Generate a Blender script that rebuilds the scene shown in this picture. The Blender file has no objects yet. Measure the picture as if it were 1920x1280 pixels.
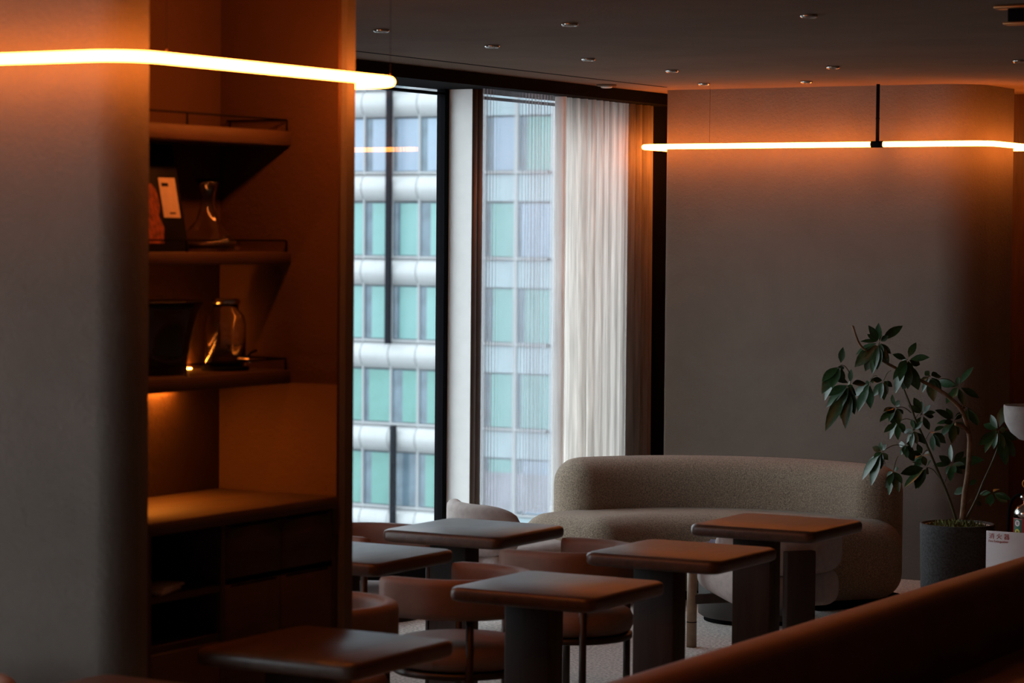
import bpy, bmesh, math, random
from mathutils import Vector, Matrix
random.seed(7)
S = bpy.context.scene
COL = S.collection
PI = math.pi

# ------------------------------------------------------------------ camera
EYE = Vector((0, 0, 1.7))
FPX = 4964.93
PITCH, ROLL, YAW = 0.0401765, 0.0083679, 0.5238492
def cam_axes():
    F = Vector((-math.sin(YAW), math.cos(YAW), 0)); R0 = Vector((math.cos(YAW), math.sin(YAW), 0)); U = Vector((0, 0, 1))
    fw = F*math.cos(PITCH) - U*math.sin(PITCH); up = U*math.cos(PITCH) + F*math.sin(PITCH)
    r = R0*math.cos(ROLL) + up*math.sin(ROLL); u = up*math.cos(ROLL) - R0*math.sin(ROLL)
    return r, u, fw
CR, CU, CF = cam_axes()
cam_data = bpy.data.cameras.new('camera'); cam = bpy.data.objects.new('camera', cam_data); COL.objects.link(cam)
m = Matrix.Identity(4)
for i in range(3):
    m[i][0], m[i][1], m[i][2], m[i][3] = CR[i], CU[i], -CF[i], EYE[i]
cam.matrix_world = m
cam_data.sensor_width = 36; cam_data.lens = FPX/1920*36
cam_data.clip_start = .1; cam_data.clip_end = 600
cam_data.dof.use_dof = True; cam_data.dof.focus_distance = 12.0; cam_data.dof.aperture_fstop = 5.6
S.camera = cam
def at(x, y, D):
    "point of the place seen at photo pixel (x, y), D metres in front of the eye"
    return EYE + (CR*((x-960)/FPX) + CU*((640-y)/FPX) + CF)*D

# ------------------------------------------------------------------ world, exposure
W = bpy.data.worlds.new('world'); S.world = W; W.use_nodes = True
bg = W.node_tree.nodes['Background']; bg.inputs[0].default_value = (.86, .93, 1.0, 1); bg.inputs[1].default_value = 3.8
S.view_settings.view_transform = 'Standard'; S.view_settings.look = 'None'
S.view_settings.exposure = 0.0; S.view_settings.gamma = 1; S.view_settings.use_curve_mapping = False
S.cycles.max_bounces = 10; S.cycles.transparent_max_bounces = 16; S.cycles.transmission_bounces = 8

# ------------------------------------------------------------------ materials
def new_mat(name):
    mt = bpy.data.materials.new(name); mt.use_nodes = True
    return mt, mt.node_tree, mt.node_tree.nodes['Principled BSDF']
def ramp(nt, fac, stops):
    n = nt.nodes.new('ShaderNodeValToRGB')
    e = n.color_ramp.elements
    while len(e) < len(stops): e.new(.5)
    for k, (p, c) in enumerate(stops):
        e[k].position = p; e[k].color = (*c, 1)
    nt.links.new(fac, n.inputs[0]); return n.outputs[0]
def coords(nt, scale=(1, 1, 1), kind='Object'):
    tc = nt.nodes.new('ShaderNodeTexCoord'); mp = nt.nodes.new('ShaderNodeMapping')
    mp.inputs['Scale'].default_value = scale
    nt.links.new(tc.outputs[kind], mp.inputs[0]); return mp.outputs[0]
def noise(nt, vec, scale, detail=4, rough=.55, dist=0):
    n = nt.nodes.new('ShaderNodeTexNoise'); n.inputs['Scale'].default_value = scale; n.inputs['Detail'].default_value = detail
    n.inputs['Roughness'].default_value = rough; n.inputs['Distortion'].default_value = dist
    nt.links.new(vec, n.inputs['Vector']); return n.outputs[0]
def bump(nt, b, h, strength, dist):
    n = nt.nodes.new('ShaderNodeBump'); n.inputs['Strength'].default_value = strength; n.inputs['Distance'].default_value = dist
    nt.links.new(h, n.inputs['Height']); nt.links.new(n.outputs[0], b.inputs['Normal'])
def plain(name, c, rough=.5, metal=0, var=.12, scale=14, bmp=0, bscale=120, spec=.5, coat=0):
    mt, nt, b = new_mat(name); v = coords(nt)
    lo = tuple(x*(1-var) for x in c); hi = tuple(min(1, x*(1+var)) for x in c)
    nt.links.new(ramp(nt, noise(nt, v, scale), [(.3, lo), (.7, hi)]), b.inputs['Base Color'])
    b.inputs['Roughness'].default_value = rough; b.inputs['Metallic'].default_value = metal
    b.inputs['Specular IOR Level'].default_value = spec
    if coat: b.inputs['Coat Weight'].default_value = coat; b.inputs['Coat Roughness'].default_value = .15
    if bmp: bump(nt, b, noise(nt, v, bscale, 3), bmp, .004)
    return mt
def plaster(name, c):
    mt, nt, b = new_mat(name); v = coords(nt)
    big = noise(nt, v, 2.2, 5, .6, .4)
    nt.links.new(ramp(nt, big, [(.3, tuple(x*.88 for x in c)), (.7, tuple(x*1.1 for x in c))]), b.inputs['Base Color'])
    b.inputs['Roughness'].default_value = .92; b.inputs['Specular IOR Level'].default_value = .2
    bump(nt, b, noise(nt, v, 55, 6, .7), .5, .01)
    return mt
def wood(name, c, rough=.38, axis=0, stretch=14):
    mt, nt, b = new_mat(name)
    sc = [stretch]*3; sc[axis] = 1.2
    v = coords(nt, tuple(sc))
    g = noise(nt, v, 2.2, 8, .65, .8)
    nt.links.new(ramp(nt, g, [(.28, tuple(x*.55 for x in c)), (.5, c), (.75, tuple(x*1.45 for x in c))]), b.inputs['Base Color'])
    b.inputs['Roughness'].default_value = rough; b.inputs['Specular IOR Level'].default_value = .5
    bump(nt, b, g, .12, .002)
    return mt
def boucle(name, c, sc=190):
    mt, nt, b = new_mat(name); v = coords(nt)
    g = noise(nt, v, sc, 3, .7); g2 = noise(nt, v, 3, 3)
    mx = nt.nodes.new('ShaderNodeMix'); mx.data_type = 'RGBA'; mx.blend_type = 'MULTIPLY'; mx.inputs[0].default_value = 1
    nt.links.new(ramp(nt, g, [(.34, tuple(x*.45 for x in c)), (.5, c), (.68, tuple(min(1, x*1.7) for x in c))]), mx.inputs[6])
    nt.links.new(ramp(nt, g2, [(.3, (.9, .9, .9)), (.7, (1, 1, 1))]), mx.inputs[7])
    nt.links.new(mx.outputs[2], b.inputs['Base Color'])
    b.inputs['Roughness'].default_value = 1; b.inputs['Specular IOR Level'].default_value = .1
    b.inputs['Sheen Weight'].default_value = .25; b.inputs['Sheen Roughness'].default_value = .6
    bump(nt, b, g, .9, .006)
    return mt
def leather(name, c, rough=.5):
    mt, nt, b = new_mat(name); v = coords(nt)
    g = noise(nt, v, 5, 5, .6); f = noise(nt, v, 160, 3)
    nt.links.new(ramp(nt, g, [(.3, tuple(x*.75 for x in c)), (.7, tuple(x*1.2 for x in c))]), b.inputs['Base Color'])
    b.inputs['Roughness'].default_value = rough; bump(nt, b, f, .25, .002)
    return mt
def emit(name, c, s):
    mt = bpy.data.materials.new(name); mt.use_nodes = True; nt = mt.node_tree; nt.nodes.clear()
    e = nt.nodes.new('ShaderNodeEmission'); e.inputs[0].default_value = (*c, 1); e.inputs[1].default_value = s
    o = nt.nodes.new('ShaderNodeOutputMaterial'); nt.links.new(e.outputs[0], o.inputs[0]); return mt
def pane_glass(name, tint):
    mt = bpy.data.materials.new(name); mt.use_nodes = True; nt = mt.node_tree; nt.nodes.clear()
    t = nt.nodes.new('ShaderNodeBsdfTransparent'); t.inputs[0].default_value = (*tint, 1)
    g = nt.nodes.new('ShaderNodeBsdfGlossy'); g.inputs['Roughness'].default_value = .0
    lw = nt.nodes.new('ShaderNodeLayerWeight'); lw.inputs[0].default_value = .5
    pw = nt.nodes.new('ShaderNodeMath'); pw.operation = 'POWER'; pw.inputs[1].default_value = 4; nt.links.new(lw.outputs['Facing'], pw.inputs[0])
    f = nt.nodes.new('ShaderNodeMath'); f.operation = 'MULTIPLY_ADD'; f.inputs[1].default_value = .6; f.inputs[2].default_value = .02; nt.links.new(pw.outputs[0], f.inputs[0])
    v = coords(nt); n = noise(nt, v, 160, 2)
    r = ramp(nt, n, [(.70, (0, 0, 0)), (.73, (1, 1, 1))])
    d = nt.nodes.new('ShaderNodeBsdfDiffuse'); d.inputs[0].default_value = (.8, .85, .85, 1)
    mx = nt.nodes.new('ShaderNodeMixShader'); nt.links.new(f.outputs[0], mx.inputs[0]); nt.links.new(t.outputs[0], mx.inputs[1]); nt.links.new(g.outputs[0], mx.inputs[2])
    sc = nt.nodes.new('ShaderNodeMath'); sc.operation = 'MULTIPLY'; sc.inputs[1].default_value = .25; nt.links.new(r, sc.inputs[0])
    m2 = nt.nodes.new('ShaderNodeMixShader'); nt.links.new(sc.outputs[0], m2.inputs[0]); nt.links.new(mx.outputs[0], m2.inputs[1]); nt.links.new(d.outputs[0], m2.inputs[2])
    o = nt.nodes.new('ShaderNodeOutputMaterial'); nt.links.new(m2.outputs[0], o.inputs[0]); return mt
def cloth(name, c, trans, transl, wave):
    "woven curtain: see-through share, light passing through, fine vertical ribs"
    mt = bpy.data.materials.new(name); mt.use_nodes = True; nt = mt.node_tree; nt.nodes.clear()
    v = coords(nt)
    n = noise(nt, coords(nt, (60, wave, 3)), 1.0, 3)
    colr = ramp(nt, n, [(.3, tuple(x*.8 for x in c)), (.7, tuple(min(1, x*1.1) for x in c))])
    d = nt.nodes.new('ShaderNodeBsdfDiffuse'); tl = nt.nodes.new('ShaderNodeBsdfTranslucent'); tp = nt.nodes.new('ShaderNodeBsdfTransparent')
    nt.links.new(colr, d.inputs[0]); nt.links.new(colr, tl.inputs[0])
    a = nt.nodes.new('ShaderNodeMixShader'); a.inputs[0].default_value = transl; nt.links.new(d.outputs[0], a.inputs[1]); nt.links.new(tl.outputs[0], a.inputs[2])
    b = nt.nodes.new('ShaderNodeMixShader'); b.inputs[0].default_value = trans; nt.links.new(a.outputs[0], b.inputs[1]); nt.links.new(tp.outputs[0], b.inputs[2])
    o = nt.nodes.new('ShaderNodeOutputMaterial'); nt.links.new(b.outputs[0], o.inputs[0]); return mt
def clear_glass(name):
    mt, nt, b = new_mat(name); b.inputs['Base Color'].default_value = (.95, .93, .9, 1); b.inputs['Roughness'].default_value = .02
    b.inputs['Transmission Weight'].default_value = 1; b.inputs['IOR'].default_value = 1.45; return mt

M = dict(
    plaster=plaster('plaster', (.162, .135, .115)), ceil=plaster('ceiling_plaster', (.20, .143, .104)),
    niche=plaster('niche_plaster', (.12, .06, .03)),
    carpet=boucle('carpet', (.50, .455, .415), 75),
    table=wood('table_wood', (.08, .047, .033), .38, 1), tableleg=wood('pedestal_wood', (.028, .018, .014), .75, 2),
    shelf=wood('shelf_wood', (.075, .036, .019), .65, 1), cab=wood('cabinet_wood', (.05, .026, .016), .55, 1),
    darkwood=wood('panel_wood', (.06, .028, .016), .5, 2),
    leather=leather('chair_leather', (.22, .142, .113), .6), bench=leather('banquette_leather', (.21, .085, .04), .48),
    legmetal=plain('chair_leg_metal', (.045, .036, .03), .45, .6), legwood=plain('turned_leg_wood', (.26, .185, .115), .45, 0, .25, 20),
    sofa=boucle('boucle', (.27, .205, .143)), pale=plain('pale_fabric', (.45, .395, .37), .95, 0, .1, 30, .5, 260, .1),
    drum=plain('drum_lacquer', (.05, .046, .042), .6), black=plain('black_metal', (.005, .005, .006), .85, spec=.04),
    bronze=plain('bronze_frame', (.10, .065, .045), .45, .5), white=plain('white_reveal', (.82, .82, .80), .6, 0, .03),
    pot=plain('pot_stone', (.042, .044, .045), .85, 0, .6, 110, .6, 110), rim=plain('pot_rim', (.55, .50, .42), .6),
    moss=plain('moss', (.12, .13, .035), .95, 0, .5, 60, .8, 80), leaf=plain('leaf_green', (.02, .068, .02), .34, 0, .45, 9),
    bark=plain('bark', (.20, .125, .07), .8, 0, .35, 40, .4, 90), stem=plain('green_stem', (.06, .065, .025), .6),
    led=emit('lamp_tube', (1, .235, .034), 33), strip=emit('strip_light', (1, .30, .03), 210), strip2=emit('strip_light_low', (1, .27, .03), 110), steel=plain('steel', (.62, .6, .57), .18, 1), red=plain('extinguisher_red', (.45, .012, .012), .35, coat=.5),
    green=plain('label_green', (.01, .14, .08), .5), yellow=plain('label_yellow', (.6, .55, .05), .5), ringy=plain('pin_yellow', (.75, .33, .02), .45),
    paper=plain('white_board', (.78, .76, .78), .7, 0, .03), textred=plain('red_print', (.45, .02, .02), .6),
    bowl=plain('plaster_bowl', (.42, .40, .39), .9, 0, .12, 20, .6, 60), brass=plain('brass', (.42, .22, .09), .4, .7),
    glass=pane_glass('window_glass', (.93, .96, .96)), sheer=cloth('sheer_cloth', (.62, .64, .68), .70, .6, 60),
    drape=cloth('drape_cloth', (.88, .84, .80), .04, .84, 140), clear=clear_glass('clear_glass'),
    bucket=plain('bucket_metal', (.03, .026, .026), .12, .6), bookdark=plain('book_cover', (.008, .007, .007), .6, spec=.15),
    card=plain('book_card', (.7, .55, .45), .7), fig=plain('book_figure', (.22, .05, .02), .7, 0, .8, 60), napkin=plain('napkin_paper', (.62, .42, .28), .9),
    fwhite=plain('facade_white', (.40, .41, .415), .35, 0, .04, 1.5), fmull=plain('facade_mullion', (0.341, 0.352, 0.363), .4, 0, .03), fdark=plain('facade_rail', (.012, .014, .018), .9, spec=.05),
    fslate=plain('facade_glass_dark', (.11, .16, .20), .15, 0, .35, .8), faqua=plain('facade_blind_aqua', (0.165, 0.330, 0.319), .35, 0, .1, .7),
    fgreen=plain('facade_blind_green', (0.121, 0.275, 0.248), .35, 0, .15, .7), fpale=plain('facade_spandrel_pale', (0.300, 0.384, 0.420), .3, 0, .06, .6), fblue=plain('facade_blind_blue', (0.240, 0.312, 0.396), .3, 0, .12, .6),
    fmauve=plain('facade_painted_reflection', (0.240, 0.240, 0.282), .3, 0, .3, .9), ground=plain('street', (.13, .13, .135), .9, 0, .2, .1), bprint=plain('magazine_cover', (.08, .13, .22), .5, 0, .8, 60),
)

# ------------------------------------------------------------------ mesh helpers
def link(name, me, mat, parent=None, smooth=True, loc=None, rot=None):
    if mat and not me.materials: me.materials.append(mat)
    if smooth:
        for p in me.polygons: p.use_smooth = True
    o = bpy.data.objects.new(name, me); COL.objects.link(o)
    if parent: o.parent = parent
    if loc: o.location = loc
    if rot: o.rotation_euler = rot
    return o
def mesh(name, vs, fs):
    me = bpy.data.meshes.new(name); me.from_pydata([tuple(v) for v in vs], [], fs); me.update(); return me
def bm_mesh(name, bm):
    bmesh.ops.recalc_face_normals(bm, faces=bm.faces)
    me = bpy.data.meshes.new(name); bm.to_mesh(me); bm.free(); return me
def box_me(name, x0, x1, y0, y1, z0, z1, r=0, seg=2):
    bm = bmesh.new(); bmesh.ops.create_cube(bm, size=1)
    for v in bm.verts:
        v.co = ((x0+x1)/2 + v.co.x*(x1-x0), (y0+y1)/2 + v.co.y*(y1-y0), (z0+z1)/2 + v.co.z*(z1-z0))
    if r: bmesh.ops.bevel(bm, geom=bm.edges[:], offset=r, segments=seg, affect='EDGES', profile=.5)
    return bm_mesh(name, bm)
def box(name, x0, x1, y0, y1, z0, z1, mat, parent=None, r=0, seg=2):
    return link(name, box_me(name, x0, x1, y0, y1, z0, z1, r, seg), mat, parent, smooth=False if r == 0 else True)
def multi_box_me(name, bs):
    bm = bmesh.new()
    for (x0, x1, y0, y1, z0, z1) in bs:
        g = bmesh.ops.create_cube(bm, size=1)['verts']
        for v in g: v.co = ((x0+x1)/2 + v.co.x*(x1-x0), (y0+y1)/2 + v.co.y*(y1-y0), (z0+z1)/2 + v.co.z*(z1-z0))
    return bm_mesh(name, bm)
def prism_me(name, pts, z0, z1):
    n = len(pts); vs = [(x, y, z0) for x, y in pts] + [(x, y, z1) for x, y in pts]
    fs = [(i, (i+1) % n, n+(i+1) % n, n+i) for i in range(n)] + [tuple(range(n-1, -1, -1)), tuple(range(n, 2*n))]
    me = mesh(name, vs, fs)
    return me
def arc(cx, cy, r, a0, a1, n=8):
    return [(cx + r*math.cos(math.radians(a0+(a1-a0)*i/n)), cy + r*math.sin(math.radians(a0+(a1-a0)*i/n))) for i in range(n+1)]
def rrect(x0, x1, y0, y1, r, n=6):
    return arc(x1-r, y1-r, r, 0, 90, n) + arc(x0+r, y1-r, r, 90, 180, n) + arc(x0+r, y0+r, r, 180, 270, n) + arc(x1-r, y0+r, r, 270, 360, n)
def tube_me(name, pts, r, closed=False, seg=10):
    pts = [Vector(p) for p in pts]; n = len(pts); rs = r if isinstance(r, (list, tuple)) else [r]*n
    vs, fs = [], []; prev = None
    for i, p in enumerate(pts):
        a = pts[(i-1) % n] if (closed or i > 0) else p; b = pts[(i+1) % n] if (closed or i < n-1) else p
        t = (b-a).normalized()
        if prev is None:
            u = t.cross(Vector((0, 0, 1)));
            if u.length < 1e-4: u = t.cross(Vector((1, 0, 0)))
        else: u = prev - t*prev.dot(t)
        u.normalize(); prev = u; w = t.cross(u)
        for k in range(seg):
            q = 2*PI*k/seg; vs.append(p + (u*math.cos(q) + w*math.sin(q))*rs[i])
    m_ = n if closed else n-1
    for i in range(m_):
        j = (i+1) % n
        for k in range(seg):
            fs.append((i*seg+k, i*seg+(k+1) % seg, j*seg+(k+1) % seg, j*seg+k))
    if not closed:
        fs.append(tuple(range(seg-1, -1, -1))); fs.append(tuple((n-1)*seg+k for k in range(seg)))
    return mesh(name, vs, fs)
def lathe_me(name, prof, seg=32, sx=1, sy=1):
    vs, fs = [], []; n = len(prof)
    for r, z in prof:
        for k in range(seg):
            a = 2*PI*k/seg; vs.append((r*math.cos(a)*sx, r*math.sin(a)*sy, z))
    for i in range(n-1):
        for k in range(seg):
            fs.append((i*seg+k, i*seg+(k+1) % seg, (i+1)*seg+(k+1) % seg, (i+1)*seg+k))
    fs.append(tuple(range(seg-1, -1, -1))); fs.append(tuple((n-1)*seg+k for k in range(seg)))
    return mesh(name, vs, fs)
def sweep_me(name, path, sect):
    "sect(i, n) -> list of (offset to the left of travel, z) for each point of a flat path"
    vs, fs = [], []; n = len(path)
    for i, (x, y) in enumerate(path):
        a = path[max(0, i-1)]; b = path[min(n-1, i+1)]; dx, dy = b[0]-a[0], b[1]-a[1]; l = math.hypot(dx, dy)
        nx, ny = -dy/l, dx/l; sc = sect(i, n); k = len(sc)
        for o, z in sc: vs.append((x+nx*o, y+ny*o, z))
    for i in range(n-1):
        for j in range(k): fs.append((i*k+j, i*k+(j+1) % k, (i+1)*k+(j+1) % k, (i+1)*k+j))
    fs.append(tuple(range(k-1, -1, -1))); fs.append(tuple((n-1)*k+j for j in range(k)))
    me = mesh(name, vs, fs)
    bm = bmesh.new(); bm.from_mesh(me); bpy.data.meshes.remove(me); return bm_mesh(name, bm)
def bent_block_me(name, cx, cy, R, th0, th1, v0, v1, z0, z1, r, nu=48, nv=12, nw=12):
    "rounded block bent along an arc (angles in degrees): v is radial about R, z upright"
    L = abs(math.radians(th1-th0))*R; bm = bmesh.new(); cache = {}
    hu, hv, hw = L/2, (v1-v0)/2, (z1-z0)/2
    def pt(a, b, c):
        p = Vector((a*hu, b*hv, c*hw)); q = Vector((max(-hu+r, min(hu-r, p.x)), max(-hv+r, min(hv-r, p.y)), max(-hw+r, min(hw-r, p.z))))
        d = p-q
        if d.length > 1e-9:
            p = q + d.normalized()*r
        th = math.radians((th0+th1)/2) + (1 if th1 > th0 else -1)*p.x/R
        rad = R + (v0+v1)/2 + p.y
        key = (round(a, 5), round(b, 5), round(c, 5))
        if key not in cache: cache[key] = bm.verts.new((cx + rad*math.cos(th), cy + rad*math.sin(th), (z0+z1)/2 + p.z))
        return cache[key]
    def dens(n, h):  # denser near the rounded ends
        out = []
        e = min(.49, r/(2*h))
        k = max(4, n//3)
        out += [-1 + 2*e*(1-math.cos(PI/2*i/k)) for i in range(k)]
        out += [-1+2*e + (2-4*e)*i/n for i in range(n+1)]
        out += [-t for t in reversed([-1 + 2*e*(1-math.cos(PI/2*i/k)) for i in range(k)])]
        return out
    U, V, Wd = dens(nu, hu), dens(nv, hv), dens(nw, hw)
    def face(f, A, B):
        for i in range(len(A)-1):
            for j in range(len(B)-1):
                try: bm.faces.new((f(A[i], B[j]), f(A[i+1], B[j]), f(A[i+1], B[j+1]), f(A[i], B[j+1])))
                except ValueError: pass
    for s in (-1, 1):
        face(lambda a, b: pt(a, b, s), U, V); face(lambda a, b: pt(a, s, b), U, Wd); face(lambda a, b: pt(s, a, b), V, Wd)
    return bm_mesh(name, bm)
def tag(o, label=None, cat=None, group=None, kind=None):
    if label: o['label'] = label
    if cat: o['category'] = cat
    if group: o['group'] = group
    if kind: o['kind'] = kind
    return o
def empty(name, loc=(0, 0, 0), rz=0):
    o = bpy.data.objects.new(name, None); COL.objects.link(o); o.location = loc; o.rotation_euler = (0, 0, rz); o.empty_display_size = .1; return o
def copy_tree(o, parent=None):
    c = o.copy(); COL.objects.link(c); c.parent = parent
    for ch in o.children[:]: copy_tree(ch, c)
    return c
def struct(o): o['kind'] = 'structure'; return o

# ------------------------------------------------------------------ room shell
ZC = 2.46
XW = -6.56; XG = -6.72; X1 = 3.2; Y0 = -3.0; YB = 12.38; YE = 13.4
struct(box('floor', XG, X1, Y0, YE, -.06, 0, M['carpet']))
struct(box('ceiling', XG, X1, Y0, YE, ZC, ZC+.08, M['ceil']))
struct(box('wall_east', X1, X1+.1, Y0, YE, 0, ZC, M['darkwood']))
struct(box('wall_south', XG, X1, Y0-.1, Y0, 0, ZC, M['darkwood']))
struct(box('wall_north', XG, X1, YE, YE+.1, 0, ZC, M['darkwood']))
# window wall: bronze mullions with white reveals, black frames, glass panes
mull = [11.012 - 2.05*k for k in range(7)]
edges = [12.45] + mull
n = 0
for k in range(len(edges)-1):
    hi = edges[k] - .048; lo = edges[k+1] + .048; n += 1
    if k == 2: continue
    w = struct(empty('window_%d' % n, (XG, (lo+hi)/2, 0)))
    hw = (hi-lo)/2
    box('glass_pane', -.004, .004, -hw+.03, hw-.03, .05, 2.395, M['glass'], w)
    for s in (-1, 1):
        box('window_frame', -.02, .025, s*hw-(.04 if s > 0 else 0), s*hw+(0 if s > 0 else .04), .03, 2.40, M['black'], w)
    box('top_rail', -.02, .025, -hw, hw, 2.372, 2.384, M['black'], w); box('bottom_rail', -.02, .025, -hw, hw, .03, .09, M['black'], w)
for k, y in enumerate(mull):
    t = struct(empty('trim_%d' % (k+1), (XW, y, 0)))
    box('reveal', XG-XW-.03, -.006, -.047, .047, 0, 2.46, M['white'], t)
    box('mullion_cover', -.006, 0, -.048, -.002, 0, 2.46, M['bronze'], t, .002, 1)
    box('mullion_cover', -.006, 0, .002, .048, 0, 2.46, M['bronze'], t, .002, 1)
struct(box('wall_west', XG-.03, XW+.02, 12.41, YE, 0, ZC, M['black']))
struct(box('wall_daylight_block', XG-.03, XW-.002, mull[2]+.047, mull[1]-.047, 0, ZC, M['plaster']))  # unseen wall added across one window bay to cut daylight on the ceiling
struct(box('wall_corner', XG-.03, XW, Y0, mull[-1]-.048, 0, ZC, M['darkwood']))
struct(box('trim_20', XG-.03, -6.38, Y0, 12.82, 2.40, ZC-.002, M['black']))           # black header over the windows
struct(box('trim_21', -6.118, -6.10, 4, 12.12, ZC-.0015, ZC+.01, M['black']))         # slot in the ceiling
cv = empty('convector_casing', (0, 0, 0)); tag(cv, 'low black casing running along the foot of the windows', 'casing')
cv.location = (-6.4, 6.5, 0)
box('casing_front', .115, .14, -6.5, 4.0, 0, .20, M['black'], cv); box('casing_top', -.15, .14, -6.5, 4.0, .20, .212, M['black'], cv)

# column with the lamp by the sofa
cp = [(-6.236, YB+.55), (-6.236, YB+.02)] + arc(-6.216, YB+.02, .02, 180, 270, 4) + arc(-4.75, YB+.21, .21, 270, 360, 14) + [(-4.54, YB+.55)]
wc = struct(link('wall_column', prism_me('wall_column', cp, 0, ZC), M['plaster']))
wc.modifiers.new('edges', 'EDGE_SPLIT').split_angle = math.radians(35)
# column with the niche: one outline, rounded corner at the front
FX, FY = -3.907, 4.927          # face with the niche, front face
NB, NY0, NY1 = -4.316, 5.03, 5.867   # niche back, near side, far side
np_ = [(-6.2, FY)] + arc(FX-.08, FY+.08, .08, -90, 0, 12) + [(FX, NY0), (NB, NY0), (NB, NY1), (FX-.01, NY1), (FX, NY1+.01), (FX, NY1+.05), (FX-.012, NY1+.062), (-6.2, NY1+.062)]
nc = struct(link('wall_niche', prism_me('wall_niche', np_, 0, ZC), M['plaster']))
nc.modifiers.new('edges', 'EDGE_SPLIT').split_angle = math.radians(35)
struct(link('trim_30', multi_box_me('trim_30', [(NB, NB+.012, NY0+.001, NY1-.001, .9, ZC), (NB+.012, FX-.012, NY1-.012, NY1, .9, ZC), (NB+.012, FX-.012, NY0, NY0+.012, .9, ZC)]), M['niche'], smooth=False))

# ------------------------------------------------------------------ city outside
gr = struct(box('ground', -200, 60, -60, 200, -40.2, -40, M['ground']))
YF = 96.0
bd = empty('office_building', (-60, YF, -40)); tag(bd, 'glass office tower with white rounded bands seen through the windows', 'building')
box('building_body', -30, 6.45, .5, 40, 0, 70, M['fslate'], bd)
cols = [-78.3, -76.9, -75.5, -74.1, -72.7, -71.3, -69.9, -68.5, -67.1, -65.7, -64.26, -62.84, -61.42, -60.04, -58.65, -56.84, -55.26, -53.5]
rows = [15.09, 11.51, 7.92, 4.33, .72, -2.86, -6.44, -10.02, -13.6, -17.2]
cache = {}
def shared(key, fn):
    if key not in cache: cache[key] = fn()
    return cache[key]
def bulge(w, h):
    prof = [(math.sin(PI*i/10)**.7*-.36 if 0 < i < 10 else 0, h*(1-i/10)) for i in range(11)]
    vs = [(-w/2, y, z) for y, z in prof] + [(w/2, y, z) for y, z in prof] + [(-w/2, .4, 0), (w/2, .4, 0), (-w/2, .4, h), (w/2, .4, h)]
    fs = [(i, i+1, 12+i, 11+i) for i in range(10)]
    return mesh('spandrel', vs, fs)
rng = random.Random(3)
for ci in range(len(cols)-1):
    xa, xb = cols[ci]+60, cols[ci+1]+60; w = xb-xa; xc = (xa+xb)/2; right = ci >= 14
    for ri in range(len(rows)-1):
        zt, zb = rows[ri]+40, rows[ri+1]+40; sp = 1.22
        if not right:
            link('spandrel', shared(('b', ci), lambda: bulge(w-.03, sp-.06)), M['fwhite'], bd, loc=(xc, .0, zt-sp))
        else:
            link('spandrel', shared(('s', ci), lambda: box_me('spandrel', -w/2+.06, w/2-.06, -.04, .2, 0, sp-.1)), M['fpale'], bd, smooth=False, loc=(xc, .0, zt-sp))
        ph = 3.58-sp-.1
        dark = (ri == 6 and ci == 12)
        pn = link('pane', shared(('p', ci), lambda: box_me('pane', -w/2+.02, w/2-.02, .02, .2, 0, ph)), M['fslate'], bd, smooth=False, loc=(xc, 0, zb+.05))
        if not dark:
            f = rng.uniform(.60, .85) if not right else rng.uniform(.7, .95)
            mt = M['faqua'] if ri < 5 else M['fgreen']
            if right: mt = M['faqua']
            if not right and ri == 2: mt = M['fblue']
            if right and rng.random() < .25: mt = M['fblue']
            b_ = link('blind', box_me('blind', w/2-.06-(w-.12)*f, w/2-.06, -.02, .01, .03, ph-.02), mt, pn, smooth=False)
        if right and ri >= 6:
            link('painted_reflection', box_me('painted_reflection', -w/2+.08, w/2-.08, -.04, -.03, .1, ph*.75), M['fmauve'], pn, smooth=False)  # street reflection in the lower panes, painted as a mauve sheet
for x in cols:
    th = .03 if x < -57.5 else .07
    box('mullion', x+60-th, x+60+th, -.12 if x < -57.5 else -.16, .02, 5, 62, M['fmull'], bd)
for z in rows:
    box('transom', -18.3, 6.5, -.2, .3, z+40-.05, z+40+.03, M['fmull'], bd)
    box('transom', 6.3, 6.62, -.2, 9, z+40-.07, z+40+.05, M['fmull'], bd)
    for j in range(3):
        box('pane', 6.42, 6.5, .3+1.6*j, 1.8+1.6*j, z+40+.1, z+40+3.4, M['faqua'] if j != 1 else M['fblue'], bd)
for j in range(4): box('mullion', 6.42, 6.6, 1.6*j+.15, 1.6*j+.28, 5, 62, M['fmull'], bd)
box('rail', -1.43, -1.20, -.6, -.4, 37.0, 62, M['fdark'], bd); box('rail', -1.12, -.90, -.6, -.4, 5, 33.5, M['fdark'], bd)

# ------------------------------------------------------------------ curtains
def curtain(name, ya, yb, x, z0, z1, pleats, amp, mat, hemstep=0, seed=1):
    rg = random.Random(seed); N = pleats*10; vs, fs = [], []
    ph = 0
    for i in range(N+1):
        t = i/N; y = ya+(yb-ya)*t
        a = amp*(.65+.5*math.sin(t*9+seed)); o = a*math.sin(2*PI*pleats*t + .8*math.sin(t*7)) + .3*a*math.sin(2*PI*pleats*2.7*t)
        hz = z0 + (hemstep*((int(t*pleats*.9) % 3)-1))
        for k in range(7):
            f = k/6
            vs.append((x + o*(1-.25*f), y, hz+(z1-hz)*f))
    for i in range(N):
        for k in range(6): fs.append((i*7+k, (i+1)*7+k, (i+1)*7+k+1, i*7+k+1))
    me = mesh(name, vs, fs)
    o = link(name, me, mat)
    return o
o = curtain('sheer_curtain', 10.90, 11.70, -6.47, .33, 2.398, 26, .010, M['sheer'], .012, 2); tag(o, 'see-through sheer curtain with fine vertical pleats over the window', 'curtain')
dr = empty('drape', (0, 0, 0)); tag(dr, 'thick off-white linen drape beside the dark column gap', 'curtain')
curtain('drape_cloth', 11.71, 12.70, -6.49, .1, 2.398, 13, .028, M['drape'], 0, 5).parent = dr
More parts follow.
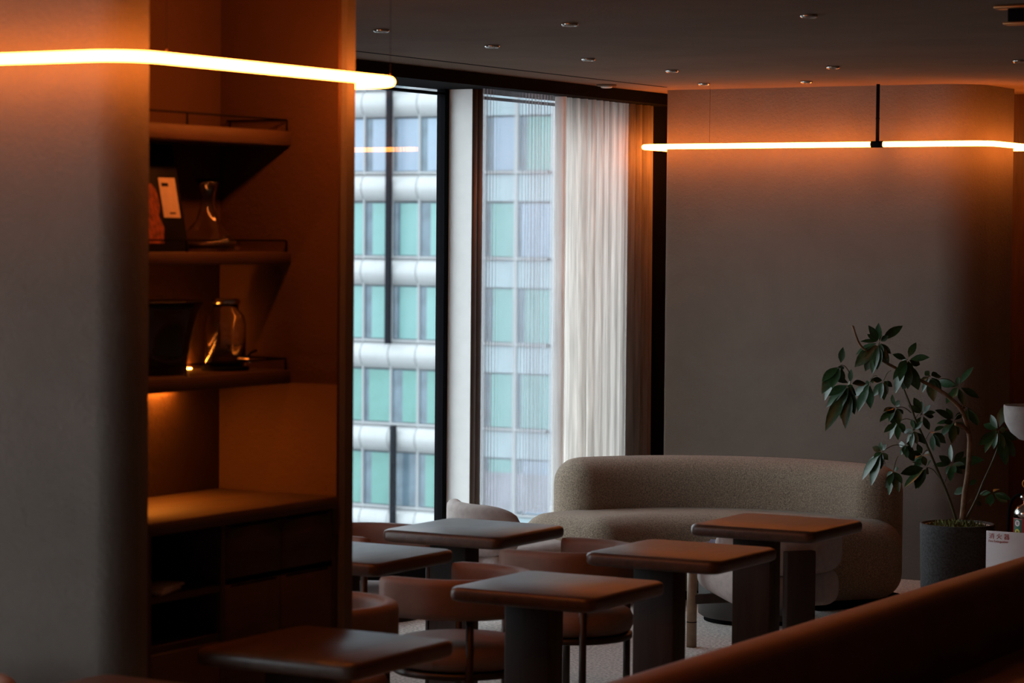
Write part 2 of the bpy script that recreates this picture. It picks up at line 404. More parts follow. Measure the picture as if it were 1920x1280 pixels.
box('leading_edge', -6.52, -6.46, 11.70, 11.713, .1, 2.398, M['drape'], dr)
sm = dr.children[0].modifiers.new('thick', 'SOLIDIFY'); sm.thickness = .002

# ------------------------------------------------------------------ lamps
def ring_lamp(name, x0, x1, y0, y1, z, r, label, rods, cables, sleeve=None):
    root = empty(name, ((x0+x1)/2, (y0+y1)/2, z)); tag(root, label, 'lamp', 'glowing tube lamps around the columns')
    cx, cy = root.location.x, root.location.y
    pts = [(x-cx, y-cy, 0) for x, y in rrect(x0, x1, y0, y1, r, 8)]
    link('light_tube', tube_me('light_tube', pts, .0135, True, 12), M['led'], root)
    for (x, y) in rods:
        rd = link('rod', tube_me('rod', [(x-cx, y-cy, .015), (x-cx, y-cy, ZC-z)], .009, False, 12), M['black'], root)
        link('collar', tube_me('collar', [(x-cx, y-cy, (ZC-z)*.42), (x-cx, y-cy, (ZC-z)*.44)], .0105), M['black'], rd)
        link('sleeve', tube_me('sleeve', [(x-cx-.032, y-cy, 0), (x-cx+.032, y-cy, 0)], .0165, False, 14), M['black'], root)
    for (x, y) in cables:
        link('cable', tube_me('cable', [(x-cx, y-cy, .012), (x-cx, y-cy, ZC-z)], .0006, False, 5), M['black'], root)
        link('cable_clip', tube_me('cable_clip', [(x-cx, y-cy, .008), (x-cx, y-cy, .022)], .003, False, 8), M['brass'], root)
    return root
ring_lamp('tube_lamp', -6.345, -4.43, YB-.11, YB+.66, 2.163, .10, 'glowing orange tube lamp looped round the wall column above the sofa', [(-5.010, YB-.11)], [(-5.93, YB-.11)])
ring_lamp('tube_lamp', -6.30, FX+.09, FY-.088, NY1+.165, 2.106, .115, 'glowing orange tube lamp looped round the shelf niche column', [(-5.6, NY1+.165)], [(FX+.09, 4.98), (FX+.07, 5.98)])

# ------------------------------------------------------------------ downlights
def downlight_parts(root):
    link('trim_ring', lathe_me('trim_ring', [(.030, 0), (.030, -.006), (.026, -.011), (.022, -.010), (.019, -.003), (.019, 0)], 24), M['steel'], root)
    link('lens', lathe_me('lens', [(.019, -.001), (.014, -.002), (.006, -.0015)], 20), M['black'], root)
dl0 = None
spots = [(-5.377, 8.317, 'recessed ceiling downlight just right of the niche column'), (-5.412, 9.19, 'recessed ceiling downlight above the white window pier'), (-4.594, 8.347, 'recessed ceiling downlight with the brightest glint near top centre'),
         (-5.431, 10.036, 'recessed ceiling downlight above the right window'), (-5.454, 10.883, 'recessed ceiling downlight above the left edge of the sofa wall'), (-5.773, 11.875, 'recessed ceiling downlight close above the left corner of the sofa wall'),
         (-5.233, 11.901, 'recessed ceiling downlight just above the middle of the sofa wall'), (-4.676, 10.923, 'recessed ceiling downlight with a warm double glint above the lamp rod'), (-3.673, 8.367, 'recessed ceiling downlight at the top edge above the sofa wall'), (-3.785, 10.841, 'recessed ceiling downlight at the right edge of the ceiling')]
for x, y, lb in spots:
    if dl0 is None:
        dl0 = empty('downlight', (x, y, ZC)); downlight_parts(dl0); q = dl0
    else:
        q = copy_tree(dl0); q.location = (x, y, ZC)
    tag(q, lb, 'downlight', 'recessed ceiling downlights')
sd = empty('smoke_detector', (-6.28, 11.80, ZC)); tag(sd, 'small flat pale disc on the ceiling above the drape', 'smoke detector')
link('detector_base', lathe_me('detector_base', [(.05, 0), (.05, -.006), (.045, -.01)], 24), M['ceil'], sd); link('detector_cap', lathe_me('detector_cap', [(.03, -.009), (.028, -.016), (.02, -.018)], 24), M['white'], sd)

# exit sign hanging by the ceiling
ex = empty('ceiling_sign', (-2.86, 8.30, ZC)); tag(ex, 'dark sign box with brown edges hanging at the top right of the ceiling', 'sign')
box('mount_plate', -.12, .12, -.03, .03, -.012, 0, M['brass'], ex, .003, 1); box('sign_box', -.075, .12, -.018, .018, -.055, -.012, M['black'], ex, .002, 1); box('bottom_edge', -.09, .13, -.024, .024, -.064, -.055, M['brass'], ex, .002, 1)

# ------------------------------------------------------------------ niche: shelves, cabinet, worktop
SX0, SX1 = NB+.013, -4.068; SY0, SY1 = NY0+.013, NY1-.013
def shelf(z0, z1, label, strip=0):
    root = empty('wall_shelf', ((SX0+SX1)/2, (SY0+SY1)/2, z0)); tag(root, label, 'shelf', 'shelves in the column niche')
    hx, hy = (SX1-SX0)/2, (SY1-SY0)/2
    box('board', -hx, hx, -hy, hy, 0, z1-z0, M['shelf'], root, .002, 1)
    zr = z1-z0+.03
    link('rail', tube_me('rail', [(hx-.008, -hy+.005, zr), (hx-.008, hy-.012, zr), (-hx+.03, hy-.012, zr)], .0026, False, 6), M['black'], root)
    for y in (-hy+.01, -.045, hy-.012):
        link('rail_post', tube_me('rail_post', [(hx-.008, y, z1-z0), (hx-.008, y, zr)], .0026, False, 6), M['black'], root)
    link('rail_post', tube_me('rail_post', [(-hx+.04, hy-.012, z1-z0), (-hx+.04, hy-.012, zr)], .0026, False, 6), M['black'], root)
    if strip:
        st_ = box('light_strip', -hx+.006, -hx+.014, -hy+.02, hy-.22, -.004, 0, M['strip'], root)
    if strip:
        st_ = box('light_strip', -hx+.004, -hx+.010, -hy+.02, hy-.14, z1-z0, z1-z0+.003, M['strip2'], root)
    return root
shelf(1.933, 1.972, 'topmost niche shelf with a thin empty rail'); shelf(1.617, 1.65, 'middle niche shelf carrying the framed cover and the decanter'); shelf(1.297, 1.334, 'lowest niche shelf carrying the ice bucket and drink dispenser', -1)
WZ = 1.002
wt = box('worktop', SX0, FX-.004, SY0, SY1, WZ-.032, WZ, M['shelf'], None, .003, 1); tag(wt, 'dark brown wooden worktop under the niche shelves', 'worktop')
cb = empty('cabinet', ((SX0+FX)/2, (SY0+SY1)/2, 0)); tag(cb, 'dark wooden cabinet with open bays and drawers in the niche', 'cabinet')
cx1 = (FX-SX0)/2-.012; cx0 = -(FX-SX0)/2+.002; cy1 = (SY1-SY0)/2; cy0 = -cy1; CT = WZ-.033
dv = -.098
box('side_panel', cx0, cx1, cy0, cy0+.016, 0, CT, M['cab'], cb); box('side_panel', cx0, cx1, cy1-.016, cy1, 0, CT, M['cab'], cb); box('divider', cx0, cx1, dv-.008, dv+.008, .03, CT, M['cab'], cb)
box('back_panel', cx0, cx0+.012, cy0+.016, cy1-.016, .03, CT, M['cab'], cb); box('plinth', cx0, cx1-.03, cy0+.016, cy1-.016, 0, .03, M['cab'], cb)
box('bay_shelf', cx0+.012, cx1-.005, cy0+.016, dv-.008, .804, .82, M['cab'], cb); box('bay_floor', cx0+.012, cx1-.005, cy0+.016, dv-.008, .682, .698, M['cab'], cb); box('lower_door', cx1-.02, cx1, cy0+.018, dv-.01, .04, .680, M['cab'], cb, .002, 1)
for ya, yb in ((dv+.011, .150), (.155, cy1-.018)):
    for za, zb in ((.832, CT-.004), (.04, .817)):
        d_ = box('drawer', cx1-.02, cx1, ya, yb, za, zb, M['cab'], cb, .002, 1)
        box('finger_groove', cx1-.014, cx1+.001, ya+.02, yb-.02, zb-.006, zb-.001, M['black'], d_)
nk = empty('napkin_stack', (-3.975, 5.155, .8205)); tag(nk, 'folded tan paper napkins on the open cabinet shelf', 'napkins'); nk.rotation_euler = (0, 0, .25)
box('napkin', -.045, .04, -.06, .055, 0, .010, M['napkin'], nk, .002, 1); box('napkin', -.035, .04, -.045, .08, .010, .017, M['napkin'], nk, .002, 1)
KS = .88
# dark cover board leaning on the middle shelf
bk = empty('cover_board', (-4.13, 5.385, 1.6505)); tag(bk, 'dark magazine cover with a white card leaning on the middle shelf', 'magazine'); bk.rotation_euler = (0, -.20, 0); bk.scale = (KS, KS, KS*1.18)
box('cover', -.012, 0, -.16, .115, 0, .27, M['bookdark'], bk, .001, 1)
cd = box('card', 0, .001, .02, .098, .085, .185, M['card'], bk)
box('card_print', .001, .0015, .03, .062, .163, .172, M['bookdark'], cd); box('card_print', .001, .0015, .05, .078, .094, .098, M['bookdark'], cd)
link('figure', mesh('figure', [(.0006, y, z) for y, z in [(-.09, .02), (.0, .02), (.012, .06), (-.005, .09), (.006, .105), (.008, .13), (.0, .155), (-.018, .17), (-.04, .165), (-.052, .14), (-.048, .112), (-.06, .09), (-.085, .07)]], [tuple(range(13))]), M['fig'], bk, smooth=False)
# decanter
dc = empty('decanter', (-4.175, 5.625, 1.6505)); tag(dc, 'clear glass wine decanter with a wide base and flared neck', 'decanter'); dc.scale = (KS*1.4, KS*1.4, KS*1.08)
out = [(.035, 0), (.066, .004), (.072, .014), (.066, .030), (.045, .055), (.026, .085), (.017, .12), (.015, .15), (.02, .18), (.027, .20)]
inn = [(.025, .199), (.018, .179), (.0125, .15), (.0145, .12), (.023, .086), (.042, .056), (.062, .031), (.067, .016), (.03, .006)]
link('vessel', lathe_me('vessel', out+inn, 36), M['clear'], dc)
# ice bucket
ib = empty('ice_bucket', (-4.18, 5.42, 1.3345)); tag(ib, 'dark polished flared ice bucket on the lowest niche shelf', 'bucket'); ib.scale = (KS, KS, KS)
link('bucket_body', lathe_me('bucket_body', [(.072, 0), (.078, .004), (.086, .06), (.098, .12), (.118, .19), (.130, .212), (.126, .214), (.112, .185), (.092, .12), (.08, .06), (.07, .01)], 40, .9, 1.25), M['bucket'], ib)
link('rim', tube_me('rim', [(.129*.9*math.cos(a*PI/18), .129*1.25*math.sin(a*PI/18), .213) for a in range(36)], .003, True, 8), M['bucket'], ib)
# drink dispenser
dd = empty('drink_dispenser', (-4.19, 5.725, 1.3345)); tag(dd, 'glass drink dispenser jar with a small tap beside the bucket', 'dispenser'); dd.scale = (KS*1.1, KS*1.1, KS*1.05)
link('jar', lathe_me('jar', [(.05, .012), (.056, .018), (.057, .13), (.052, .155), (.036, .175), (.036, .19), (.033, .19), (.033, .174), (.05, .15), (.054, .13), (.053, .022), (.02, .02)], 36), M['clear'], dd)
link('lid', lathe_me('lid', [(.040, .19), (.041, .2), (.036, .206), (.01, .208)], 28), M['steel'], dd); link('base_tray', lathe_me('base_tray', [(.065, 0), (.067, .008), (.06, .0115), (.02, .0115)], 28), M['black'], dd)
tp = link('tap', tube_me('tap', [(.05, -.01, .035), (.085, -.01, .035), (.09, -.01, .02)], .006, False, 8), M['steel'], dd); link('tap_lever', tube_me('tap_lever', [(.082, -.01, .04), (.086, .0, .052), (.088, .026, .058)], .0035, False, 8), M['black'], tp)

# ------------------------------------------------------------------ tables
def table_proto():
    root = empty('square_table')
    h = .237
    bm = bmesh.new(); pts = rrect(-h, h, -h, h, .035, 5)
    prof = [(.012, .648), (.003, .653), (0, .661), (0, .677), (.003, .685), (.011, .69)]   # inset, z: softly rounded edge
    rings = []
    for ins, z in prof:
        s = (h-ins)/h
        rings.append([bm.verts.new((x*s, y*s, z)) for x, y in pts])
    k = len(pts)
    for a, b in zip(rings, rings[1:]):
        for i in range(k): bm.faces.new((a[i], a[(i+1) % k], b[(i+1) % k], b[i]))
    bm.faces.new(rings[0][::-1]); bm.faces.new(rings[-1])
    me = bm_mesh('tabletop', bm)
    tt = link('tabletop', me, M['table'], root)
    es = tt.modifiers.new('edges', 'EDGE_SPLIT'); es.split_angle = math.radians(50)
    box('pedestal', -.155, -.005, -.045, .045, .012, .65, M['tableleg'], root, .006, 2)
    box('foot_plate', -.19, .09, -.15, .15, 0, .012, M['legmetal'], root, .004, 1)
    return root
tabs = [(-3.638, 5.395, 'square walnut table nearest the camera at bottom centre, below the niche'), (-3.705, 6.694, 'square walnut table in front of the tucked chair at centre, second nearest in full view'), (-3.777, 7.647, 'square walnut table third in the row beside the banquette'),
        (-3.865, 8.585, 'square walnut table farthest in the row, right in front of the sofa'), (-4.669, 7.833, 'square walnut table in front of the white window pier'), (-4.627, 7.018, 'square walnut table half hidden by the niche column edge'), (-3.586, 4.524, 'square walnut table showing only its corner at bottom left')]
t0 = table_proto()
for i, (x, y, lb) in enumerate(tabs):
    q = t0 if i == 0 else copy_tree(t0)
    q.location = (x, y, 0); tag(q, lb, 'table', 'small square walnut tables')

# ------------------------------------------------------------------ leather chairs
def chair_proto():
    root = empty('tub_chair'); R = .212
    path = [(.15, R), (.12, R), (.07, R), (.03, R)] + [(R*math.cos(a), R*math.sin(a)) for a in [math.radians(90+180*i/24) for i in range(25)]] + [(.03, -R), (.07, -R), (.12, -R), (.15, -R)]
    sec0 = [(x, y) for x, y in rrect(-.026, .026, .535, .66, .022, 4)]
    def sect(i, n):
        e = min(i, n-1-i); s = {0: .55, 1: .95}.get(e, 1.0)
        zc = .5975
        return [(x*s, zc+(z-zc)*(.8+.2*s)) for x, z in sec0]
    link('back_band', sweep_me('back_band', path, sect), M['leather'], root)
    link('seat_cushion', lathe_me('seat_cushion', [(.10, .372), (.185, .374), (.203, .382), (.211, .40), (.211, .425), (.203, .443), (.185, .453), (.13, .459), (.06, .461)], 40), M['leather'], root)
    link('seat_frame', lathe_me('seat_frame', [(.205, .352), (.208, .354), (.208, .370), (.19, .371), (.1, .371)], 40), M['legmetal'], root)
    for a in (48, 132, 228, 312):
        x, y = .207*math.cos(math.radians(a)), .207*math.sin(math.radians(a))
        x = x*.95; y = math.copysign(.212, y) if abs(x) < .15 and a in (48, 312) else y*1.02
        link('leg', tube_me('leg', [(x, y, 0), (x, y, .545)], .0125, False, 10), M['legmetal'], root)
    return root
chs = [(-4.22, 6.20, 180, 'brown leather tub chair half hidden behind the niche column'), (-4.215, 6.985, 180, 'brown leather tub chair at the table beside the niche column, seat in full view'),
       (-4.26, 7.785, 180, 'brown leather tub chair between the third walnut table and the window pier table'), (-5.10, 7.81, 0, 'brown leather tub chair on the window side, facing away from the glass'),
       (-4.23, 4.57, 180, 'brown leather tub chair whose rim just shows at the bottom left corner')]
c0 = chair_proto()
for i, (x, y, a, lb) in enumerate(chs):
    q = c0 if i == 0 else copy_tree(c0)
    q.location = (x, y, 0); q.rotation_euler = (0, 0, math.radians(a)); tag(q, lb, 'chair', 'leather tub chairs')

# ------------------------------------------------------------------ lounge chairs
def lounge_proto():
    root = empty('lounge_chair')
    R, c = .34, .13; N = 28; path = []
    for i in range(N+1):
        a = math.radians(180-54+108*i/N); path.append((c+R*math.cos(a), R*math.sin(a)))
    def sect(i, n):
        t = abs(2*i/(n-1)-1); k = .045; cut = max(0, (t-.45)/.55); s = math.sqrt(max(0.0, 1-cut**2.2))
        hh = .11*(.30+.70*s); zc = .445
        th = .032*(.45+.55*s)
        return rrect(-th, th, zc-hh, zc+hh, min(.03, th*.95), 4)
    link('backrest', sweep_me('backrest', path, sect), M['pale'], root)
    bm_ = bent_block_me('seat_cushion', .02, -3, 3.0, 90-4.3, 90+4.3, -.24, .24, .21, .37, .065, 10, 10, 6)
    for v in bm_.vertices: v.co.z += .10*v.co.x
    link('seat_cushion', bm_, M['pale'], root)
    for s in (-1, 1):
        lg = link('leg', tube_me('leg', [(.17, s*.272, 0), (.17, s*.272, .395)], .021, False, 16), M['legwood'], root)
        link('foot_joint', tube_me('foot_joint', [(.17, s*.272, .103), (.17, s*.272, .107)], .0213, False, 16), M['black'], lg)
    box('back_leg', -.285, -.245, -.065, .065, 0, .44, M['tableleg'], root, .005, 2)
    box('seat_rail', -.25, .17, -.02, .02, .16, .20, M['tableleg'], root, .004, 1); box('cross_rail', .15, .19, -.27, .27, .18, .22, M['tableleg'], root, .004, 1)
    return root
l0 = lounge_proto()
l0.location = (-4.506, 9.938, 0); l0.rotation_euler = (0, 0, math.radians(140.9)); tag(l0, 'pale lounge chair with round wooden legs behind the farthest walnut table', 'chair', 'pale lounge chairs by the coffee table')
l1 = copy_tree(l0); l1.location = (-5.72, 9.86, 0); l1.rotation_euler = (0, 0, math.radians(58)); tag(l1, 'pale grey lounge chair by the white window pier', 'chair')

# ------------------------------------------------------------------ sofa
sf = empty('curved_sofa', (-5.13, 10.62, 0)); tag(sf, 'curved beige boucle sofa against the sofa wall', 'sofa')
link('seat', bent_block_me('seat', 0, 0, .76, 48, 178, -.27, .27, .035, .405, .125), M['sofa'], sf)
link('backrest', bent_block_me('backrest', 0, 0, .99, 56, 160, -.125, .125, .05, .645, .122), M['sofa'], sf)
link('plinth', bent_block_me('plinth', 0, 0, .82, 54, 164, -.25, .22, 0, .06, .02, 30, 4, 3), M['black'], sf)

# coffee table and what lies on it
ct = empty('coffee_table', (-4.93, 10.69, 0)); tag(ct, 'low dark drum coffee table in front of the sofa', 'coffee table')
link('drum', lathe_me('drum', [(.225, .02), (.24, .03), (.24, .30), (.2, .30)], 48), M['drum'], ct); link('top', lathe_me('top', [(.24, .30), (.25, .305), (.25, .325), (.245, .33)], 48), M['drum'], ct); link('plinth', lathe_me('plinth', [(.215, 0), (.215, .02), (.1, .02)], 40), M['black'], ct)
mg = empty('magazine', (-5.02, 10.62, .3305)); tag(mg, 'blue patterned magazine on the coffee table', 'magazine'); mg.rotation_euler = (0, 0, .4)
box('pages', -.08, .08, -.1, .1, 0, .014, M['paper'], mg); box('cover', -.082, .082, -.102, .102, .014, .016, M['bprint'], mg)
nb = empty('paper_box', (-4.86, 10.62, .3305)); tag(nb, 'small white box beside the magazine', 'box'); box('box_body', -.05, .05, -.04, .04, 0, .03, M['paper'], nb, .004, 2); box('box_lid', -.052, .052, -.042, .042, .03, .042, M['paper'], nb, .004, 2)

# ------------------------------------------------------------------ banquette
bq = empty('banquette', (-2.77, 6.5, 0)); tag(bq, 'dark brown leather banquette running across the lower right corner', 'bench')
box('backrest', -.095, .085, -2.3, 2.6, .06, .685, M['bench'], bq, .075, 6); box('seat', .085, .60, -2.3, 2.6, .22, .46, M['bench'], bq, .045, 4); box('base', -.06, .55, -2.25, 2.55, 0, .22, M['darkwood'], bq)

# ------------------------------------------------------------------ plant
PD = 11.2246
pl = empty('potted_plant', (-3.972, 10.68, 0)); tag(pl, 'umbrella tree with drooping leaves in a speckled dark stone pot', 'plant')
link('pot', lathe_me('pot', [(.115, 0), (.125, .005), (.152, .22), (.158, .46), (.158, .49), (.146, .49), (.143, .465), (.06, .46)], 48), M['pot'], pl)
link('inner_rim', tube_me('inner_rim', [(.138*math.cos(a*PI/24), .138*math.sin(a*PI/24), .478) for a in range(48)], .005, True, 8), M['rim'], pl)
mv, mf = [], []
rg = random.Random(11)
for i in range(520):
    a = rg.uniform(0, 2*PI); r_ = .135*math.sqrt(rg.random()); x, y = r_*math.cos(a), r_*math.sin(a); z = .465+.02*(1-r_/.14)
    h_ = rg.uniform(.012, .032); b_ = rg.uniform(0, 2*PI); w_ = rg.uniform(.004, .009); k = len(mv)
    mv += [(x-w_*math.cos(b_), y-w_*math.sin(b_), z), (x+w_*math.cos(b_), y+w_*math.sin(b_), z), (x+rg.uniform(-.012, .012), y+rg.uniform(-.012, .012), z+h_)]; mf.append((k, k+1, k+2))
link('soil', lathe_me('soil', [(.142, .462), (.12, .474), (.05, .482), (.01, .483)], 32), M['moss'], pl)
mo = link('moss', mesh('moss', mv, mf), M['moss'], pl); mo['kind'] = 'stuff'
def pz(zx, zy, dd=0):   # a point of the crown, measured on an enlarged view of the photo
    return at(1500+zx/3.0476, 580+zy/3.0476, PD+dd) - pl.location
def smooth_path(ps, n=5):
    out = []
    for i in range(len(ps)-1):
        p0, p1, p2, p3 = ps[max(0, i-1)], ps[i], ps[i+1], ps[min(len(ps)-1, i+2)]
        for k in range(n):
            t = k/n; out.append(.5*((2*p1)+(p2-p0)*t+(2*p0-5*p1+4*p2-p3)*t*t+(3*p1-p0-3*p2+p3)*t**3))
    out.append(ps[-1]); return out
def stem(name, pts, r0, r1, mat):
    ps = smooth_path([pz(*p) for p in pts]); n = len(ps)
    return link(name, tube_me(name, ps, [r0+(r1-r0)*i/(n-1) for i in range(n)], False, 9), mat, pl)
stem('trunk', [(928, 1200), (940, 1060, .0), (958, 940, .01), (968, 800, .01), (965, 710, .02), (925, 580, .04), (850, 500, .03), (780, 452, .02), (690, 405, 0), (600, 360, -.02), (510, 315, -.03), (430, 265, -.04), (345, 205, -.05), (300, 92, -.05)], .0125, .0045, M['bark'])
stem('branch_stub', [(965, 705, .02), (930, 668, .0), (888, 655, -.02)], .010, .007, M['bark'])
stem('stem', [(893, 1200), (845, 1060, -.03), (795, 940, -.05), (725, 775, -.08), (665, 640, -.1), (630, 545, -.12), (593, 455, -.13)], .006, .0035, M['stem'])
stem('stem', [(950, 1198), (1005, 1090, .02), (1050, 980, .03), (1100, 870, .04), (1140, 765, .05)], .006, .0035, M['stem'])
# leaf shape: pointed, folded along the midrib, tip bent down; length 1 along x
def leaf_me(k):
    bend = (.05, .16, .28)[k]; vs, fs = [], []; prof = [(0, .0), (.12, .35), (.3, .82), (.5, 1.0), (.7, .82), (.87, .42), (1, 0)]
    for t, w in prof:
        z = -bend*t*t
        vs += [(t, -.5*w, z+.16*w*.5), (t, 0, z), (t, .5*w, z+.16*w*.5)]
    for i in range(len(prof)-1):
        a = i*3; fs += [(a, a+3, a+4, a+1), (a+1, a+4, a+5, a+2)]
    return mesh('leaf', vs, fs)
LM = [leaf_me(k) for k in range(3)]
clusters = [   # centre, depth, where it joins a stem, leaf tips
    ((455, 185), -.06, (440, 262), [(395, 95), (445, 80), (588, 90), (312, 250), (345, 180), (310, 330), (365, 350), (405, 365), (440, 345), (500, 315), (520, 255), (505, 150), (385, 140), (470, 140)]),
    ((232, 318), -.12, (285, 365), [(245, 215), (122, 405), (128, 515), (118, 470), (178, 445)]),
    ((287, 425), -.02, (300, 360), [(185, 378), (292, 340), (150, 492), (142, 552), (222, 622), (256, 682), (138, 690), (302, 600), (378, 420), (310, 490), (205, 575)]),
    ((400, 415), .03, (440, 380), [(328, 585), (398, 568), (372, 425), (300, 495), (440, 400)]),
    ((478, 405), .05, (520, 350), [(478, 520), (500, 485), (410, 400), (530, 440)]),
    ((615, 285), -.05, (560, 340), [(660, 185), (740, 272), (535, 255), (540, 480), (580, 470), (612, 455), (676, 468), (692, 318), (640, 360), (560, 330), (530, 400)]),
    ((745, 380), .05, (720, 420), [(712, 352), (785, 360), (690, 470), (760, 520), (800, 470)]),
    ((905, 440), .10, (800, 395), [(985, 322), (1028, 500), (935, 545), (780, 405), (862, 480), (900, 380)]),
    ((955, 560), .12, (920, 570), [(1024, 648), (940, 660), (890, 560), (985, 600)]),
    ((548, 560), -.12, (635, 590), [(520, 495), (570, 520), (455, 640), (480, 570), (505, 640), (590, 600)]),
    ((560, 640), -.10, (655, 640), [(478, 700), (500, 738), (558, 742), (510, 600), (600, 690)]),
    ((650, 690), -.14, (690, 700), [(605, 760), (632, 788), (670, 770), (700, 640), (590, 700), (640, 625), (690, 740)]),
    ((700, 600), -.05, (660, 620), [(620, 545), (745, 545), (770, 610), (740, 690), (690, 520), (650, 500)]),
    ((470, 810), -.16, (590, 775), [(412, 785), (455, 758), (492, 770), (338, 962), (365, 930), (400, 900), (460, 915), (420, 840), (500, 860), (398, 1000)]),
    ((605, 770), -.10, (700, 760), [(560, 770), (575, 830), (610, 850), (640, 760), (660, 830)]),
    ((535, 920), -.15, (560, 840), [(505, 1062), (565, 1045), (585, 990), (490, 960), (560, 905), (540, 1010)]),
    ((722, 900), -.06, (800, 965), [(578, 935), (592, 1015), (658, 1018), (640, 870), (700, 840), (750, 860)]),
    ((700, 830), -.03, (740, 810), [(640, 815), (650, 880), (720, 890), (745, 820), (670, 770)]),
    ((868, 885), .06, (822, 1000), [(795, 835), (858, 768), (938, 808), (1050, 850), (760, 890), (830, 935), (972, 905), (890, 930)]),
    ((880, 635), .03, (925, 600), [(780, 570), (868, 765), (800, 720), (835, 560), (965, 690), (930, 585), (780, 650), (905, 720)]),
    ((760, 700), .0, (720, 740), [(800, 790), (755, 810), (820, 660), (790, 760), (830, 740)]),
    ((1135, 690), .05, (1140, 765), [(1020, 770), (1050, 810), (1095, 800), (1168, 540), (1180, 890), (1228, 845), (1245, 745), (1045, 650), (1165, 790), (1080, 600), (1220, 660)]),
    ((1100, 1045), .04, (1035, 1060), [(1022, 1052), (1085, 1125), (1200, 1078), (1140, 1015), (1185, 1100)]),
    ((960, 1010), .0, (948, 1030), [(1008, 968), (930, 1030), (878, 1055)]),
    ((1005, 1095), .02, (960, 1105), [(1035, 1075), (1030, 1115)]),
]
lr = random.Random(5)
for (c, dd, j, tips) in clusters:
    pc = pz(c[0], c[1], dd)
    pj = pz(j[0], j[1], dd*.4)
    mid = (pc+pj)/2 + Vector((0, 0, .012))
    link('petiole', tube_me('petiole', smooth_path([pj, mid, pc], 4), .0018, False, 6), M['stem'], pl)
    extra = [(c[0]+lr.uniform(-75, 75), c[1]+lr.uniform(-20, 115)) for _ in range(3)] if len(tips) > 3 else []
    for (tx, ty) in tips+extra:
        tipd = dd + lr.uniform(-.05, .05)
        st = pz(c[0]+(tx-c[0])*.12, c[1]+(ty-c[1])*.12, dd); pt_ = pz(tx, ty, tipd)
        v = pt_-st; L = v.length
        o = bpy.data.objects.new('leaf', LM[lr.randrange(3)]); COL.objects.link(o); o.parent = pl
        if not o.data.materials: o.data.materials.append(M['leaf'])
        xa = v.normalized(); up = Vector((lr.uniform(-.5, .5), -1.0, .55+lr.uniform(-.5, .5)))
        up = (up - xa*up.dot(xa)).normalized(); ya = up.cross(xa)
        w = max(.026, min(.055, L*lr.uniform(.36, .48)))
        mt_ = Matrix((xa, ya, up)).transposed().to_4x4(); mt_.translation = st
        o.matrix_local = mt_ @ Matrix.Diagonal((L, w, L*.6, 1))
for me in LM:
    for p in me.polygons: p.use_smooth = True

# ------------------------------------------------------------------ fire extinguisher and its board
fe = empty('fire_extinguisher', (-3.655, 10.66, 0)); tag(fe, 'red fire extinguisher with steel neck and yellow pin ring', 'extinguisher')
link('cylinder', lathe_me('cylinder', [(.05, .05), (.058, .055), (.06, .07), (.06, .535), (.058, .55)], 32), M['red'], fe)
link('shoulder', lathe_me('shoulder', [(.0605, .535), (.058, .562), (.045, .582), (.02, .592), (.017, .62)], 32), M['steel'], fe)
link('foot_ring', lathe_me('foot_ring', [(.055, 0), (.06, .005), (.06, .05), (.05, .05)], 28), M['black'], fe)
vl = link('valve', tube_me('valve', [(0, 0, .60), (0, 0, .635)], .015, False, 14), M['steel'], fe); link('gauge', tube_me('gauge', [(-.012, -.012, .622), (-.012, -.03, .622)], .011, False, 14), M['steel'], vl)
hd = box('lever', -.012, .07, -.008, .008, .635, .648, M['black'], fe, .003, 1); box('lever', -.012, .075, -.007, .007, .658, .668, M['black'], fe, .003, 1)
link('pin_ring', tube_me('pin_ring', [(-.005+.015*math.cos(a*PI/10), -.014, .678+.015*math.sin(a*PI/10)) for a in range(20)], .0035, True, 8), M['ringy'], fe)
link('hose', tube_me('hose', smooth_path([Vector(p) for p in [(-.012, 0, .628), (-.05, 0, .625), (-.078, 0, .58), (-.085, 0, .48), (-.083, 0, .3)]], 5), .007, False, 8), M['black'], fe)
lb_ = link('label', mesh('label', [(.0612*math.cos(a), .0612*math.sin(a), z) for z in (.30, .532) for a in [math.radians(225+40*i/8) for i in range(9)]], [(i, i+1, 10+i, 9+i) for i in range(8)]), M['green'], fe)
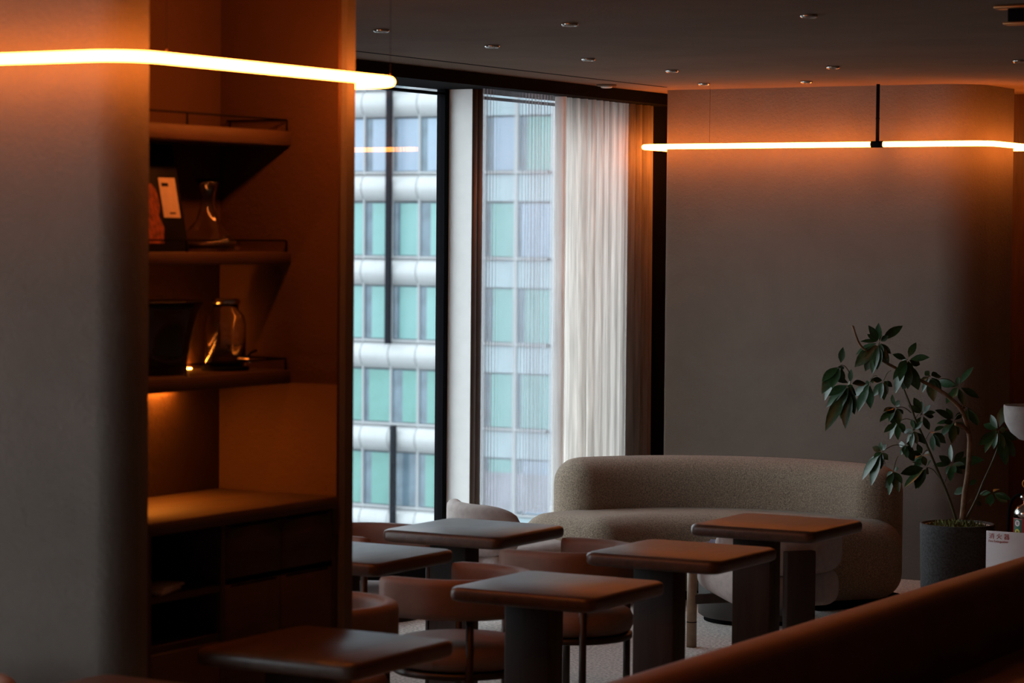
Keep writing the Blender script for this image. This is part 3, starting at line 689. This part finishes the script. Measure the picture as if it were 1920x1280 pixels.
for z, mt, nm in ((.515, 'paper', 'label_symbol'), (.478, 'yellow', 'label_symbol')):
    a = math.radians(246); rr = .0618
    ce = Vector((rr*math.cos(a), rr*math.sin(a), z)); ta = Vector((-math.sin(a), math.cos(a), 0)); nr = Vector((math.cos(a), math.sin(a), 0))
    vs = [ce] + [ce+(ta*math.cos(q)+Vector((0, 0, 1))*math.sin(q))*.0135 for q in [2*PI*i/20 for i in range(20)]]
    link(nm, mesh(nm, vs, [(0, 1+i, 1+(i+1) % 20) for i in range(20)]), M[mt], lb_)
    for dx, dz, w_, h_ in ((-.003, .001, .003, .012), (.003, .002, .005, .004), (.001, -.004, .006, .003)):
        q = ce + nr*.0006 + ta*dx + Vector((0, 0, dz)); a_, b_ = ta*w_/2, Vector((0, 0, h_/2))
        link('symbol_mark', mesh('symbol_mark', [q-a_-b_, q+a_-b_, q+a_+b_, q-a_+b_], [(0, 1, 2, 3)]), M['bookdark'], lb_)
sg = empty('sign_board', (-3.66, 10.50, 0)); tag(sg, 'white board reading fire extinguisher in red, standing before the extinguisher', 'sign')
box('board', -.117, .14, -.004, .004, .19, .488, M['paper'], sg, .001, 1); box('stand', -.10, .12, .004, .012, .0, .25, M['steel'], sg); box('stand_foot', -.11, .13, -.06, .03, 0, .006, M['steel'], sg)
def text(body, size, x, z, y, parent, mat, name, sx=1):
    cu = bpy.data.curves.new(name, 'FONT'); cu.body = body; cu.size = size; cu.extrude = .0002
    t_ = bpy.data.objects.new(name, cu); COL.objects.link(t_)
    dg = bpy.context.evaluated_depsgraph_get(); me = bpy.data.meshes.new_from_object(t_.evaluated_get(dg)); bpy.data.objects.remove(t_)
    me.materials.clear(); me.materials.append(mat)
    o = bpy.data.objects.new(name, me); COL.objects.link(o); o.parent = parent; o.location = (x, y, z); o.rotation_euler = (PI/2, 0, 0); o.scale = (sx, 1, 1)
    return o
text('消 火 器', .026, -.107, .458, -.0045, sg, M['textred'], 'lettering'); text('Fire Extinguisher', .0145, -.107, .442, -.0045, sg, M['textred'], 'lettering', .88)

# ------------------------------------------------------------------ bowl lamp at the right edge
bl = empty('bowl_lamp', (-3.52, 10.30, 0)); tag(bl, 'grey plaster bowl uplight cut by the right edge of the picture', 'lamp')
link('bowl', lathe_me('bowl', [(.02, .885), (.05, .892), (.085, .92), (.108, .96), (.114, 1.0), (.114, 1.03), (.108, 1.03), (.106, 1.0), (.09, .95), (.04, .90)], 36), M['bowl'], bl)
link('pole', tube_me('pole', [(0, 0, .015), (0, 0, .89)], .010, False, 12), M['brass'], bl); link('foot', lathe_me('foot', [(.10, 0), (.10, .012), (.02, .02)], 28), M['brass'], bl)
